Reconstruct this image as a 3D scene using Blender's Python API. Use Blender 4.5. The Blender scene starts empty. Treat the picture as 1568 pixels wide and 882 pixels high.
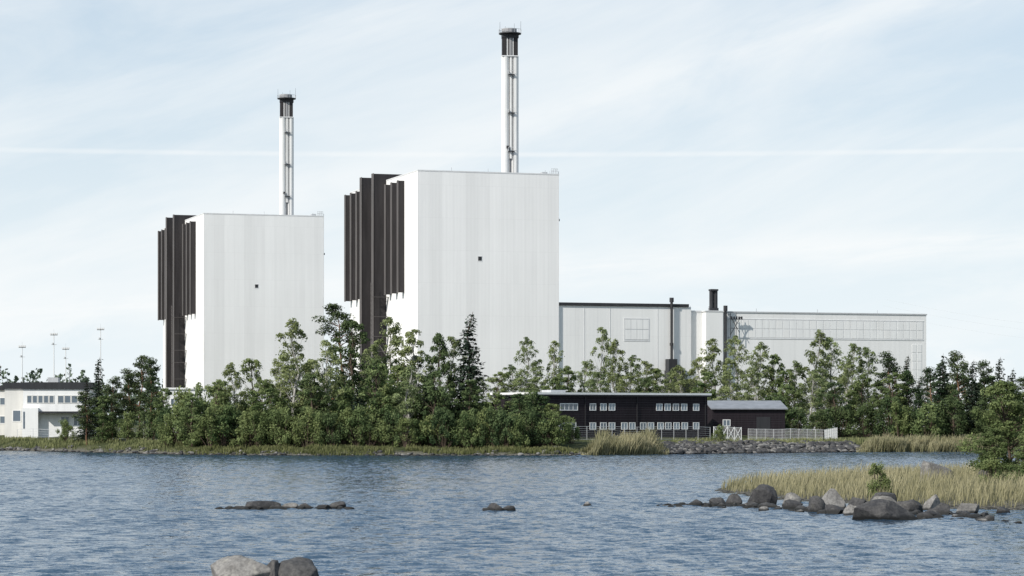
import bpy, math, random
import numpy as np
from mathutils import Vector
R=np.random.RandomState
scene=bpy.context.scene
col=scene.collection

# ------------------------------------------------------------------ materials
def newmat(name):
    m=bpy.data.materials.new(name); m.use_nodes=True
    nt=m.node_tree; nt.nodes.clear()
    out=nt.nodes.new('ShaderNodeOutputMaterial')
    return m,nt,out
def N(nt,t,**k):
    n=nt.nodes.new(t)
    for a,b in k.items(): setattr(n,a,b)
    return n
def setin(nt,sock,v):
    if hasattr(v,'is_output') or isinstance(v,bpy.types.NodeSocket): nt.links.new(v,sock)
    else: sock.default_value=v
def math_(nt,op,a,b=0.0,c=0.0,clamp=False):
    n=N(nt,'ShaderNodeMath',operation=op); n.use_clamp=clamp
    setin(nt,n.inputs[0],a); setin(nt,n.inputs[1],b); setin(nt,n.inputs[2],c)
    return n.outputs[0]
def mixc(nt,f,a,b,mode='MIX'):
    n=N(nt,'ShaderNodeMix',data_type='RGBA',blend_type=mode)
    setin(nt,n.inputs[0],f); setin(nt,n.inputs[6],a); setin(nt,n.inputs[7],b)
    return n.outputs[2]
def noise(nt,vec,scale,detail=4,rough=.55,dist=0.0):
    n=N(nt,'ShaderNodeTexNoise'); 
    if vec is not None: nt.links.new(vec,n.inputs['Vector'])
    n.inputs['Scale'].default_value=scale; n.inputs['Detail'].default_value=detail
    n.inputs['Roughness'].default_value=rough; n.inputs['Distortion'].default_value=dist
    return n
def ramp(nt,f,stops):
    r=N(nt,'ShaderNodeValToRGB'); nt.links.new(f,r.inputs[0])
    e=r.color_ramp.elements
    while len(e)<len(stops): e.new(.5)
    for i,(p,c) in enumerate(stops):
        e[i].position=p; e[i].color=(c if len(c)==4 else (*c,1))
    return r.outputs[0]
def mapr(nt,v,a,b,c,d):
    n=N(nt,'ShaderNodeMapRange'); setin(nt,n.inputs[0],v)
    for i,x in enumerate((a,b,c,d)): setin(nt,n.inputs[1+i],x)
    return n.outputs[0]
def scalev(nt,vec,s):
    n=N(nt,'ShaderNodeMapping'); nt.links.new(vec,n.inputs[0]); n.inputs['Scale'].default_value=s
    return n.outputs[0]
def principled(nt,out,color,rough=.8,spec=.3,metal=0,normal=None):
    p=N(nt,'ShaderNodeBsdfPrincipled')
    setin(nt,p.inputs['Base Color'],color if not isinstance(color,tuple) else (*color[:3],1))
    setin(nt,p.inputs['Roughness'],rough); p.inputs['Metallic'].default_value=metal
    p.inputs['Specular IOR Level'].default_value=spec
    if normal is not None: nt.links.new(normal,p.inputs['Normal'])
    nt.links.new(p.outputs[0],out.inputs[0]); return p

def paint(name,c,var=.12,rough=.7,scale=1.2,spec=.3,streak=True):
    m,nt,out=newmat(name)
    tc=N(nt,'ShaderNodeTexCoord').outputs['Object']
    v=scalev(nt,tc,(1,1,.12 if streak else 1))
    n=noise(nt,v,scale,5)
    f=mapr(nt,n.outputs[0],.3,.7,1-var,1+var)
    cc=mixc(nt,1.0,(*c,1),(1,1,1,1),'MULTIPLY')
    vm=N(nt,'ShaderNodeVectorMath',operation='SCALE'); nt.links.new(cc,vm.inputs[0]); nt.links.new(f,vm.inputs['Scale'])
    principled(nt,out,vm.outputs[0],rough,spec); return m

def panel_mat(name,base,pw,var,seam_z=7.0,dark=.86):
    """sheet-metal cladding: vertical bays of slightly different grey, fine ribs and lifts"""
    m,nt,out=newmat(name)
    tc=N(nt,'ShaderNodeTexCoord').outputs['Object']
    s=N(nt,'ShaderNodeSeparateXYZ'); nt.links.new(tc,s.inputs[0])
    u=math_(nt,'ADD',s.outputs[0],s.outputs[1])
    cell=math_(nt,'FLOOR',math_(nt,'DIVIDE',u,pw))
    wn=N(nt,'ShaderNodeTexWhiteNoise',noise_dimensions='1D'); nt.links.new(cell,wn.inputs['W'])
    a=mapr(nt,wn.outputs['Value'],0,1,1-var,1+var*.4)
    cell2=math_(nt,'FLOOR',math_(nt,'DIVIDE',u,pw/4))
    zc=math_(nt,'FLOOR',math_(nt,'DIVIDE',s.outputs[2],seam_z))
    cv=N(nt,'ShaderNodeCombineXYZ'); nt.links.new(cell2,cv.inputs[0]); nt.links.new(zc,cv.inputs[1])
    wn2=N(nt,'ShaderNodeTexWhiteNoise',noise_dimensions='2D'); nt.links.new(cv.outputs[0],wn2.inputs['Vector'])
    b=mapr(nt,wn2.outputs['Value'],0,1,.990,1.008)
    fz=math_(nt,'FRACT',math_(nt,'DIVIDE',s.outputs[2],seam_z))
    sz=mapr(nt,math_(nt,'LESS_THAN',fz,.02),0,1,1,.97)
    fu=math_(nt,'FRACT',math_(nt,'DIVIDE',u,pw))
    su=mapr(nt,math_(nt,'LESS_THAN',fu,.045),0,1,1,.965)
    ns=noise(nt,scalev(nt,tc,(1,1,.05)),.9,6,.6)
    st=mapr(nt,ns.outputs[0],.35,.7,1.015,.97)
    nb=noise(nt,tc,.06,3,.5)
    st2=mapr(nt,nb.outputs[0],.3,.7,.97,1.02)
    f=a
    for g in (b,sz,su,st,st2): f=math_(nt,'MULTIPLY',f,g)
    vm=N(nt,'ShaderNodeVectorMath',operation='SCALE'); vm.inputs[0].default_value=base; nt.links.new(f,vm.inputs['Scale'])
    rib=math_(nt,'SINE',math_(nt,'MULTIPLY',u,20))
    bp=N(nt,'ShaderNodeBump'); bp.inputs['Strength'].default_value=.15; bp.inputs['Distance'].default_value=.03
    nt.links.new(rib,bp.inputs['Height'])
    principled(nt,out,vm.outputs[0],.6,.25,normal=bp.outputs[0]); return m

def leaf_mat(name,dark,light,trans=.3):
    m,nt,out=newmat(name)
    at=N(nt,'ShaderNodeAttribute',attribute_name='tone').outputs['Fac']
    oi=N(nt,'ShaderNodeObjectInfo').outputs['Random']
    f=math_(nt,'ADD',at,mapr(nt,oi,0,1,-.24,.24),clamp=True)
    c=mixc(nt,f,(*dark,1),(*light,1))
    # some trees a touch yellower
    c=mixc(nt,mapr(nt,math_(nt,'FRACT',math_(nt,'MULTIPLY',oi,7.3)),0,1,0,.28),c,(light[0]*1.15,light[1]*.97,light[2]*.85,1))
    d=N(nt,'ShaderNodeBsdfDiffuse'); nt.links.new(c,d.inputs[0])
    t=N(nt,'ShaderNodeBsdfTranslucent'); nt.links.new(c,t.inputs[0])
    mx=N(nt,'ShaderNodeMixShader'); mx.inputs[0].default_value=trans
    nt.links.new(d.outputs[0],mx.inputs[1]); nt.links.new(t.outputs[0],mx.inputs[2])
    nt.links.new(mx.outputs[0],out.inputs[0]); return m

def rock_mat(name,a,b,wet=.25):
    m,nt,out=newmat(name)
    g=N(nt,'ShaderNodeNewGeometry').outputs['Position']
    n1=noise(nt,g,.9,8,.65); n2=noise(nt,g,7,5,.7)
    c=ramp(nt,n1.outputs[0],[(.3,a),(.7,b)])
    c=mixc(nt,mapr(nt,n2.outputs[0],.4,.65,0,.6),c,(a[0]*.45,a[1]*.45,a[2]*.45,1))
    s=N(nt,'ShaderNodeSeparateXYZ'); nt.links.new(g,s.inputs[0])
    zz=math_(nt,'ADD',s.outputs[2],mapr(nt,n1.outputs[0],.3,.7,-.08,.08))
    w=mapr(nt,zz,wet*.5,wet,1,0)
    c=mixc(nt,w,c,(.018,.018,.017,1))
    n3=noise(nt,g,2.6,4,.6)
    c=mixc(nt,math_(nt,'MULTIPLY',mapr(nt,n3.outputs[0],.58,.66,0,.35),math_(nt,'SUBTRACT',1,w)),c,(b[0]*1.3,b[1]*1.3,b[2]*1.2,1))
    bp=N(nt,'ShaderNodeBump'); bp.inputs['Strength'].default_value=.7; bp.inputs['Distance'].default_value=.1
    nt.links.new(n1.outputs[0],bp.inputs['Height'])
    principled(nt,out,c,.8,.3,normal=bp.outputs[0]); return m

M={}
M['clad']=panel_mat('white_cladding',(.83,.82,.805),2.68,.06)
M['hall']=panel_mat('hall_cladding',(.77,.765,.75),5.2,.03,8.0)
M['duct']=paint('dark_duct_metal',(.028,.025,.026),.25,.6)
M['ductlit']=paint('duct_metal_lit_tone',(.10,.09,.087),.2,.6)  # lighter copy of the duct metal, sunlight on outer faces painted in
M['white']=paint('white_paint',(.74,.74,.73),.06)
M['trim']=paint('light_trim',(.66,.66,.66),.06,.5)
M['stack']=paint('stack_concrete',(.68,.675,.66),.08,.8)
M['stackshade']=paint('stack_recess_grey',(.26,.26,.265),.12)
M['black']=paint('black_timber',(.020,.015,.019),.3,.75,3,.15)
M['darkroof']=paint('dark_roof_felt',(.03,.032,.035),.2,.8)
M['greyroof']=paint('grey_roof',(.22,.23,.25),.15,.6,.8,streak=False)
M['redroof']=paint('rust_roof',(.25,.09,.06),.15,.8)
M['steel']=paint('galvanised_steel',(.45,.46,.47),.1,.5)
M['darksteel']=paint('dark_steel',(.03,.03,.033),.2,.5)
M['beige']=paint('pale_render',(.62,.61,.58),.08)
M['wirefaint']=paint('aluminium_wire',(.6,.62,.64),.05,.5)
M['rock']=rock_mat('granite',(.10,.095,.09),(.30,.285,.265))
M['rockdark']=rock_mat('dark_granite',(.030,.030,.034),(.105,.10,.095),.35)
M['birchleaf']=leaf_mat('birch_leaves',(.080,.118,.050),(.32,.375,.185),.42)  # light end raised to carry sunlit crown tops and distance haze
M['alderleaf']=leaf_mat('alder_leaves',(.032,.060,.030),(.150,.200,.090),.30)
M['bushleaf']=leaf_mat('willow_leaves',(.058,.098,.040),(.255,.310,.135),.38)
M['pineleaf']=leaf_mat('pine_needles',(.026,.045,.024),(.100,.132,.064),.15)
M['spruceleaf']=leaf_mat('spruce_needles',(.012,.022,.018),(.048,.068,.046),.08)
M['farleaf']=leaf_mat('far_forest_foliage',(.06,.085,.065),(.11,.145,.10),.1)
M['reed']=leaf_mat('reed_blades',(.085,.105,.045),(.42,.39,.25),.32)
M['grass']=leaf_mat('shore_grass_blades',(.055,.085,.034),(.27,.28,.14),.3)
M['birchbark']=paint('birch_bark',(.36,.345,.32),.35,.8,3,streak=False)
M['bark']=paint('brown_bark',(.09,.065,.05),.3,.9,3)
M['pinebark']=paint('pine_bark',(.17,.095,.06),.3,.9,3)
m,nt,out=newmat('window_glass'); p=principled(nt,out,(.10,.13,.16),.12,.8); M['glass']=m
m,nt,out=newmat('pale_glass'); p=principled(nt,out,(.22,.27,.31),.2,.6); M['glasslight']=m  # paler blue-grey panes

# ------------------------------------------------------------------ mesh helpers
def mesh_np(name,V,Q=None,T=None,mats=(),qm=None,tm=None,tone=None,smooth=False):
    me=bpy.data.meshes.new(name)
    V=np.asarray(V,dtype=np.float32).reshape(-1,3)
    Q=np.zeros((0,4),np.int32) if Q is None else np.asarray(Q,np.int32).reshape(-1,4)
    T=np.zeros((0,3),np.int32) if T is None else np.asarray(T,np.int32).reshape(-1,3)
    me.vertices.add(len(V)); me.vertices.foreach_set('co',V.ravel())
    nl=Q.size+T.size; me.loops.add(nl)
    me.loops.foreach_set('vertex_index',np.concatenate([Q.ravel(),T.ravel()]).astype(np.int32))
    npoly=len(Q)+len(T); me.polygons.add(npoly)
    tot=np.concatenate([np.full(len(Q),4),np.full(len(T),3)]).astype(np.int32)
    st=np.concatenate([[0],np.cumsum(tot)[:-1]]).astype(np.int32)
    me.polygons.foreach_set('loop_start',st)
    mi=np.concatenate([np.zeros(len(Q),int) if qm is None else np.asarray(qm), np.zeros(len(T),int) if tm is None else np.asarray(tm)]).astype(np.int32)
    for mm in mats: me.materials.append(M[mm] if isinstance(mm,str) else mm)
    me.polygons.foreach_set('material_index',mi)
    me.polygons.foreach_set('use_smooth',np.full(npoly,bool(smooth)))
    me.update(calc_edges=True)
    if tone is not None:
        a=me.attributes.new('tone','FLOAT','POINT'); a.data.foreach_set('value',np.asarray(tone,np.float32))
    return me
def obj(name,me,loc=(0,0,0),rot=0,parent=None,scale=None):
    o=bpy.data.objects.new(name,me); col.objects.link(o)
    o.location=loc; o.rotation_euler=(0,0,rot)
    if scale: o.scale=scale
    if parent: o.parent=parent
    return o
def empty(name,loc,rot=0):
    o=bpy.data.objects.new(name,None); col.objects.link(o); o.location=loc; o.rotation_euler=(0,0,rot)
    o.empty_display_size=1; return o

class MB:
    def __init__(s): s.v=[]; s.q=[]; s.m=[]; s.mats=[]; s.n=0
    def mi(s,m):
        if m not in s.mats: s.mats.append(m)
        return s.mats.index(m)
    def add(s,V,Q,m):
        V=np.asarray(V,float).reshape(-1,3); Q=np.asarray(Q).reshape(-1,4)
        s.v.append(V); s.q.append(Q+s.n); s.m+= [s.mi(m)]*len(Q); s.n+=len(V)
    def box(s,x0,x1,y0,y1,z0,z1,m):
        V=[(x,y,z) for z in (z0,z1) for y in (y0,y1) for x in (x0,x1)]
        s.add(V,[(0,2,3,1),(4,5,7,6),(0,1,5,4),(2,6,7,3),(0,4,6,2),(1,3,7,5)],m)
    def tube(s,p0,p1,r0,r1,m,n=8,cap=True):
        p0=np.array(p0,float);p1=np.array(p1,float); d=p1-p0; d/=np.linalg.norm(d)+1e-9
        a=np.cross(d,[0,0,1.]) if abs(d[2])<.95 else np.cross(d,[1.,0,0]); a/=np.linalg.norm(a); b=np.cross(d,a)
        an=np.arange(n)*2*math.pi/n+ (math.pi/n)
        ring=np.cos(an)[:,None]*a+np.sin(an)[:,None]*b
        V=np.concatenate([p0+ring*r0,p1+ring*r1,[p0],[p1]])
        Q=[(i,(i+1)%n,n+(i+1)%n,n+i) for i in range(n)]
        if cap and n%2==0:
            for i in range(0,n,2):
                Q.append((2*n,(i+2)%n,(i+1)%n,i)); Q.append((2*n+1,n+i,n+i+1,n+(i+2)%n))
        s.add(V,Q,m)
    def obj(s,name,parent=None,loc=(0,0,0),rot=0):
        me=mesh_np(name,np.concatenate(s.v),np.concatenate(s.q),mats=s.mats,qm=s.m)
        return obj(name,me,loc,rot,parent)

# value noise on numpy
def vnoise(x,y,seed=0,oct=4):
    out=np.zeros_like(x,dtype=float); amp=1;tot=0
    for o in range(oct):
        xi=np.floor(x).astype(np.int64); yi=np.floor(y).astype(np.int64); fx=x-xi; fy=y-yi
        fx=fx*fx*(3-2*fx); fy=fy*fy*(3-2*fy)
        def h(a,b):
            n=(a*374761393+b*668265263+(seed+o)*982451653)&0x7fffffff
            n=((n^(n>>13))*1274126177)&0x7fffffff
            return ((n^(n>>16))&0xffff)/65535.
        v=(h(xi,yi)*(1-fx)+h(xi+1,yi)*fx)*(1-fy)+(h(xi,yi+1)*(1-fx)+h(xi+1,yi+1)*fx)*fy
        out+=amp*v; tot+=amp; amp*=.5; x=x*2.03+7.1; y=y*2.03+3.3
    return out/tot

# ------------------------------------------------------------------ terrain
SX=[-3000,-400,-150,-92,-65,-53,-30,-9,7,12,24,36,47,60,92,200,3000]
SY=[ 900, 620, 505,475,440,421,412,412,412,417,426,436,447,456,464,480,800]
def ground_z(x,y):
    x=np.asarray(x,float); y=np.asarray(y,float)
    d=y-np.interp(x,SX,SY)+(vnoise(x/7,y/7,3)-.5)*6
    z=np.interp(d,[-300,-60,-10,0,3,10,40,200,7000],[-6,-3,-1.2,0,.7,1.7,2.9,3.6,4.5])
    z=z+np.where(d>2,(vnoise(x/5,y/5,9)-.5)*.5*np.clip((d-2)/8,0,1),0)
    # near spit on the right
    e=np.sqrt(((x-46)/30)**2+((y-207)/44)**2)+(vnoise(x/6,y/6,21)-.5)*.16
    zi=np.interp(e,[0,.6,.9,1.0,1.12,1.6],[.95,.7,.35,0,-.5,-3])
    return np.maximum(z,zi+(vnoise(x/2,y/2,5)-.5)*.25*(zi>0))
def gz(x,y): return float(ground_z(np.array([x]),np.array([y]))[0])
xs=np.unique(np.concatenate([np.linspace(-4000,-140,26),np.arange(-140,140,1.6),np.linspace(140,4000,26)]))
ys=np.unique(np.concatenate([np.linspace(-300,60,8),np.arange(60,150,5),np.arange(150,270,1.6),np.arange(270,405,6),np.arange(405,520,1.4),np.arange(520,700,8),np.linspace(700,9000,30)]))
gx,gy=np.meshgrid(xs,ys); Z=ground_z(gx,gy)
nx,ny=len(xs),len(ys)
def grid_q(nx,ny):
    i=np.arange(nx-1)[None,:]+np.arange(ny-1)[:,None]*nx
    return np.stack([i,i+1,i+1+nx,i+nx],-1).reshape(-1,4)
m,nt,out=newmat('shore_ground')
g=N(nt,'ShaderNodeNewGeometry').outputs['Position']
n1=noise(nt,g,.35,7,.65); n2=noise(nt,g,2.2,6,.7)
c=ramp(nt,n1.outputs[0],[(.32,(.040,.056,.022)),(.5,(.085,.095,.042)),(.68,(.16,.15,.085))])
c=mixc(nt,mapr(nt,n2.outputs[0],.4,.65,0,.6),c,(.04,.045,.022,1))
s=N(nt,'ShaderNodeSeparateXYZ'); nt.links.new(g,s.inputs[0])
zz=math_(nt,'ADD',s.outputs[2],mapr(nt,n2.outputs[0],.3,.7,-.3,.3))
c=mixc(nt,mapr(nt,zz,.35,.9,1,0),c,mixc(nt,n2.outputs[0],(.06,.055,.045,1),(.24,.225,.19,1)))
c=mixc(nt,mapr(nt,zz,0,.2,1,0),c,(.02,.02,.018,1))
bp=N(nt,'ShaderNodeBump'); bp.inputs['Distance'].default_value=.4; nt.links.new(n2.outputs[0],bp.inputs['Height'])
principled(nt,out,c,.95,.1,normal=bp.outputs[0]); M['ground']=m
obj('ground',mesh_np('ground',np.stack([gx,gy,Z],-1),grid_q(nx,ny),mats=['ground'],smooth=True))

# ------------------------------------------------------------------ water (real wave relief near, flat sheet beyond)
wx=np.arange(-112,112,.34); wy=np.concatenate([np.arange(78,200,.22),np.arange(200,488,.42)])
WX,WY=np.meshgrid(wx,wy); WZ=np.zeros_like(WX); rs=R(5)
for i in range(52):
    lam=rs.uniform(.85,1.5) if i<38 else rs.uniform(1.5,3.0)
    th=math.radians(rs.normal(-76,32)); k=2*math.pi/lam
    A=(.0060 if i<38 else .0034)*lam/2*rs.uniform(.6,1.3)
    WZ+=A*np.sin(k*(math.cos(th)*WX+math.sin(th)*WY)+rs.uniform(0,6.28))
gust=.45+1.1*vnoise(WX/22,WY/40,77,3)
WZ*=gust*1.6
edge=np.minimum.reduce([np.clip((WX+112)/8,0,1),np.clip((111.5-WX)/8,0,1),np.clip((WY-78)/4,0,1),np.clip((487-WY)/8,0,1)])
WZ=WZ*edge+.04*edge-.05*(1-edge)
nV=WX.size
V=np.concatenate([np.stack([WX,WY,WZ],-1).reshape(-1,3),[(-4000,-300,-.1),(4000,-300,-.1),(4000,1500,-.1),(-4000,1500,-.1)]])
Q=np.concatenate([grid_q(len(wx),len(wy)),[[nV,nV+1,nV+2,nV+3]]])
m,nt,out=newmat('lake_water')
g=N(nt,'ShaderNodeNewGeometry'); pos=g.outputs['Position']
def vec(op,a,b=None,sc=None):
    n=N(nt,'ShaderNodeVectorMath',operation=op); setin(nt,n.inputs[0],a)
    if b is not None: setin(nt,n.inputs[1],b)
    if sc is not None: setin(nt,n.inputs['Scale'],sc)
    return n.outputs[0]
a=vec('SUBTRACT',noise(nt,pos,2.6,3,.6).outputs['Color'],(.5,.5,.5))
b=vec('SUBTRACT',noise(nt,pos,8,2,.6).outputs['Color'],(.5,.5,.5))
t=vec('ADD',vec('MULTIPLY',a,(.85,.85,0)),vec('MULTIPLY',b,(.5,.5,0)))
nrm=vec('NORMALIZE',vec('ADD',g.outputs['Normal'],t))
p=principled(nt,out,(.028,.060,.100),.10,.5,normal=nrm); p.inputs['IOR'].default_value=1.33
M['water']=m
obj('water',mesh_np('water',V,Q,mats=['water'],smooth=True))

# ------------------------------------------------------------------ vegetation
def leafquads(C,Nrm,size,rs,aspect=.6):
    n=len(C); Nrm=Nrm/(np.linalg.norm(Nrm,axis=1,keepdims=True)+1e-9)
    r=rs.normal(size=(n,3)); a=np.cross(Nrm,r); a/=np.linalg.norm(a,axis=1,keepdims=True)+1e-9; b=np.cross(Nrm,a)
    s=(size*rs.uniform(.6,1.35,n))[:,None]
    a=a*s*.5; b=b*s*.5*aspect
    j=lambda: 1+rs.uniform(-.3,.3,(n,1))
    V=np.stack([C-a*j(),C-b*j(),C+a*j(),C+b*j()],1).reshape(-1,3)
    Q=np.arange(4*n).reshape(-1,4); return V,Q
def tubeV(p0,p1,r0,r1,n=5):
    p0=np.array(p0,float);p1=np.array(p1,float); d=p1-p0; d/=np.linalg.norm(d)+1e-9
    a=np.cross(d,[0,0,1.]) if abs(d[2])<.95 else np.cross(d,[1.,0,0]); a/=np.linalg.norm(a); b=np.cross(d,a)
    an=np.arange(n)*2*math.pi/n
    ring=np.cos(an)[:,None]*a+np.sin(an)[:,None]*b
    return np.concatenate([p0+ring*r0,p1+ring*r1]),np.array([(i,(i+1)%n,n+(i+1)%n,n+i) for i in range(n)])
class TB:
    def __init__(s): s.v=[];s.q=[];s.m=[];s.t=[];s.n=0
    def add(s,V,Q,m,t):
        s.v.append(V); s.q.append(np.asarray(Q)+s.n); s.m.append(np.full(len(Q),m)); s.t.append(np.broadcast_to(t,(len(V),)).astype(float)); s.n+=len(V)
    def mesh(s,name,mats): return mesh_np(name,np.concatenate(s.v),np.concatenate(s.q),mats=mats,qm=np.concatenate(s.m),tone=np.concatenate(s.t))
def trunk(tb,H,r,rs,lean=.04,seg=7,top=.97):
    P=[np.array([0,0,-.6])]; off=rs.normal(size=2)*lean*H
    for i in range(1,seg+1):
        t=i/seg; P.append(np.array([off[0]*t*t+rs.normal()*.012*H,off[1]*t*t+rs.normal()*.012*H,H*t*top]))
    for i in range(seg):
        V,Q=tubeV(P[i],P[i+1],r*(1-i/seg)**.8+.02,r*(1-(i+1)/seg)**.8+.02,7); tb.add(V,Q,0,.5)
    return lambda z:np.array([np.interp(z,[p[2] for p in P],[p[k] for p in P]) for k in range(3)])
def deciduous(name,H,Rr,seed,bark,leaf,t0=.18,ncl=46,lpc=95,lsize=.36,peak=.42,droop=.25,tr=1.0,cs=1.0):
    rs=R(seed); tb=TB(); tp=trunk(tb,H,.0135*H*tr,rs)
    lob=rs.uniform(0,6.28,3)
    for i in range(ncl):
        t=t0+(1-t0)*((i+rs.rand())/ncl)**.92
        u=(t-t0)/(1-t0)
        env=Rr*(np.interp(u,[0,.15,peak,.75,.92,1],[.5,.85,1,.72,.40,.10]))
        ang=rs.uniform(0,6.28)
        env*=1+.20*math.sin(2*ang+lob[0])+.14*math.sin(3*ang+lob[1]+5*u)
        rr=env*rs.uniform(.2,1)**.6*.95
        base=tp(H*max(.08,t-.10-.1*rs.rand()))
        c=tp(H*t)+np.array([math.cos(ang)*rr,math.sin(ang)*rr,rs.normal()*.02*H]); c[2]=min(c[2],H*.985)
        V,Q=tubeV(base,c,.03+.004*H*(1-u)*.7,.012,4); tb.add(V,Q,0,.5)
        cr=Rr*rs.uniform(.20,.38)*(1.05-.45*u)*cs
        n=int(lpc*rs.uniform(.7,1.3)*(1-.3*u))
        D=rs.normal(size=(n,3)); D/=np.linalg.norm(D,axis=1,keepdims=True)
        rad=cr*rs.uniform(0,1,n)**.45*(1+.35*rs.normal(size=n)*.5)
        L=c+D*rad[:,None]*np.array([1.15,1.15,.8]); L[:,2]-=droop*cr*(rad/cr)**2
        nr=D*.9+np.array([0,0,.45])+rs.normal(size=(n,3))*.45
        V,Q=leafquads(L,nr,lsize,rs)
        tone=np.clip(.44+.24*rs.normal()+.30*D[:,2]+.10*rs.normal(size=n)+.2*(rr/max(env,.1)-.6),0,1)  # leaf colour lighter on upper and outer clump sides, painted top light
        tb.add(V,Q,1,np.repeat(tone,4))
    return tb.mesh(name,[bark,leaf])
def pine(name,H,Rr,seed,t0=.42,ncl=30,lpc=150):
    rs=R(seed); tb=TB(); tp=trunk(tb,H,.013*H,rs,.05)
    for i in range(ncl):
        u=(i+rs.rand())/ncl; t=t0+(.98-t0)*u
        env=Rr*np.interp(u,[0,.35,.7,1],[.75,1,.8,.28]); ang=rs.uniform(0,6.28); rr=env*rs.uniform(.2,1)**.6
        c=tp(H*t)+np.array([math.cos(ang)*rr,math.sin(ang)*rr,0])
        base=tp(H*(t-.05)); V,Q=tubeV(base,c,.08*(1-u)+.03,.02,4); tb.add(V,Q,0,.5)
        cr=Rr*rs.uniform(.26,.42); n=int(lpc*rs.uniform(.7,1.2))
        D=rs.normal(size=(n,3)); D/=np.linalg.norm(D,axis=1,keepdims=True)
        L=c+D*(cr*rs.rand(n)**.45)[:,None]*np.array([1.15,1.15,.55])
        V,Q=leafquads(L,D*.6+np.array([0,0,.6])+rs.normal(size=(n,3))*.5,.38,rs,.45)
        tb.add(V,Q,1,np.repeat(np.clip(.4+.18*rs.normal()+.3*D[:,2]+.1*rs.normal(size=n),0,1),4))  # upper needles coloured lighter, top light painted into tone
    return tb.mesh(name,['pinebark','pineleaf'])
def spruce(name,H,Rr,seed,t0=.08,leaf='spruceleaf',dens=1.0):
    rs=R(seed); tb=TB(); tp=trunk(tb,H,.011*H,rs,.01,6,1.0)
    z=H*t0
    while z<H*.985:
        u=(z/H-t0)/(1-t0); env=Rr*(1-u)**.70*rs.uniform(.7,1.15)+.15
        nb=max(3,int(7*(1-u)+3))
        a0=rs.uniform(0,6.28)
        for k in range(nb):
            ang=a0+k*6.283/nb+rs.normal()*.2; ln=env*rs.uniform(.6,1.12)
            d=np.array([math.cos(ang),math.sin(ang),0]); b=tp(z)
            tip=b+d*ln+np.array([0,0,-.28*ln+.1])
            V,Q=tubeV(b,tip,.03,.01,3); tb.add(V,Q,0,.5)
            n=int(max(6,ln*18*dens)); s=rs.rand(n)**.75
            L=b+(tip-b)*s[:,None]+np.stack([rs.normal(size=n)*.22*(1.1-s*.6),rs.normal(size=n)*.22*(1.1-s*.6),-np.abs(rs.normal(size=n))*.26],1)
            V,Q=leafquads(L,np.array([0,0,.9])+rs.normal(size=(n,3))*.5+d*.3,.46,rs,.5)
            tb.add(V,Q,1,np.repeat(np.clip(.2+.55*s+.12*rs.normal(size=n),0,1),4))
        z+=H*.028*rs.uniform(.8,1.3)
    return tb.mesh(name,['bark',leaf])
def bush(name,H,Rr,seed,leaf='bushleaf',ncl=26,lpc=100,lsize=.34):
    rs=R(seed); tb=TB()
    for i in range(ncl):
        ang=rs.uniform(0,6.28); t=rs.uniform(.10,.95); env=Rr*math.sqrt(max(.05,1-(t*.95)**2.2)); rr=env*rs.rand()**.5
        c=np.array([math.cos(ang)*rr,math.sin(ang)*rr,H*t])
        V,Q=tubeV((c[0]*.12,c[1]*.12,-.4),c,.06,.012,4); tb.add(V,Q,0,.5)
        cr=Rr*rs.uniform(.2,.40); n=int(lpc*rs.uniform(.6,1.3))
        D=rs.normal(size=(n,3)); D/=np.linalg.norm(D,axis=1,keepdims=True)
        L=c+D*(cr*rs.rand(n)**.45)[:,None]; L[:,2]=np.maximum(L[:,2],.02)
        V,Q=leafquads(L,D*.7+np.array([0,0,.4])+rs.normal(size=(n,3))*.5,lsize,rs)
        tb.add(V,Q,1,np.repeat(np.clip(.44+.2*rs.normal()+.28*D[:,2]+.1*rs.normal(size=n),0,1),4))  # upper leaves coloured lighter, top light painted into tone
    return tb.mesh(name,['bark',leaf])

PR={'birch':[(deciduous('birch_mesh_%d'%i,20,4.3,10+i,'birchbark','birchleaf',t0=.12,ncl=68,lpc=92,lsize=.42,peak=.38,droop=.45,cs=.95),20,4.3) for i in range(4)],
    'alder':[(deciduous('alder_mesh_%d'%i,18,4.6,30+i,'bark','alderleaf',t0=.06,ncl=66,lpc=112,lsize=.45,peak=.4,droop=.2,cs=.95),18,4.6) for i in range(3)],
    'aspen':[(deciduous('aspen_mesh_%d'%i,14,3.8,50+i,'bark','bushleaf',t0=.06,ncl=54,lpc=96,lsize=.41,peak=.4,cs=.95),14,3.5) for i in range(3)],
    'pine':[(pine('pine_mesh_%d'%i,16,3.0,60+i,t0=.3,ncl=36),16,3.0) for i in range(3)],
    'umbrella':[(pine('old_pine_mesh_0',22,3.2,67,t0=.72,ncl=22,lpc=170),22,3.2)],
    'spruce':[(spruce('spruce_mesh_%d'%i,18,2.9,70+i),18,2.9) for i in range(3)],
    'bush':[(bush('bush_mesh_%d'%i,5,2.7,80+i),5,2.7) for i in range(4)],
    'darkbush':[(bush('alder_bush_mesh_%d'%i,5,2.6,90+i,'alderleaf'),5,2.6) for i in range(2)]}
NM={'birch':'birch_tree','alder':'alder_tree','aspen':'aspen_tree','pine':'pine_tree','umbrella':'pine_tree','spruce':'spruce_tree','bush':'willow_bush','darkbush':'alder_bush'}
tr=R(123)
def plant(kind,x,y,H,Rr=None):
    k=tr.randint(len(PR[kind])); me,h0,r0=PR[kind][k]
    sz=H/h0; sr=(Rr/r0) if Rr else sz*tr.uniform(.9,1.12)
    o=obj(NM[kind],me,(x,y,gz(x,y)-.05),tr.uniform(0,6.28),scale=(sr,sr*tr.uniform(.9,1.1),sz)); return o
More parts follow.
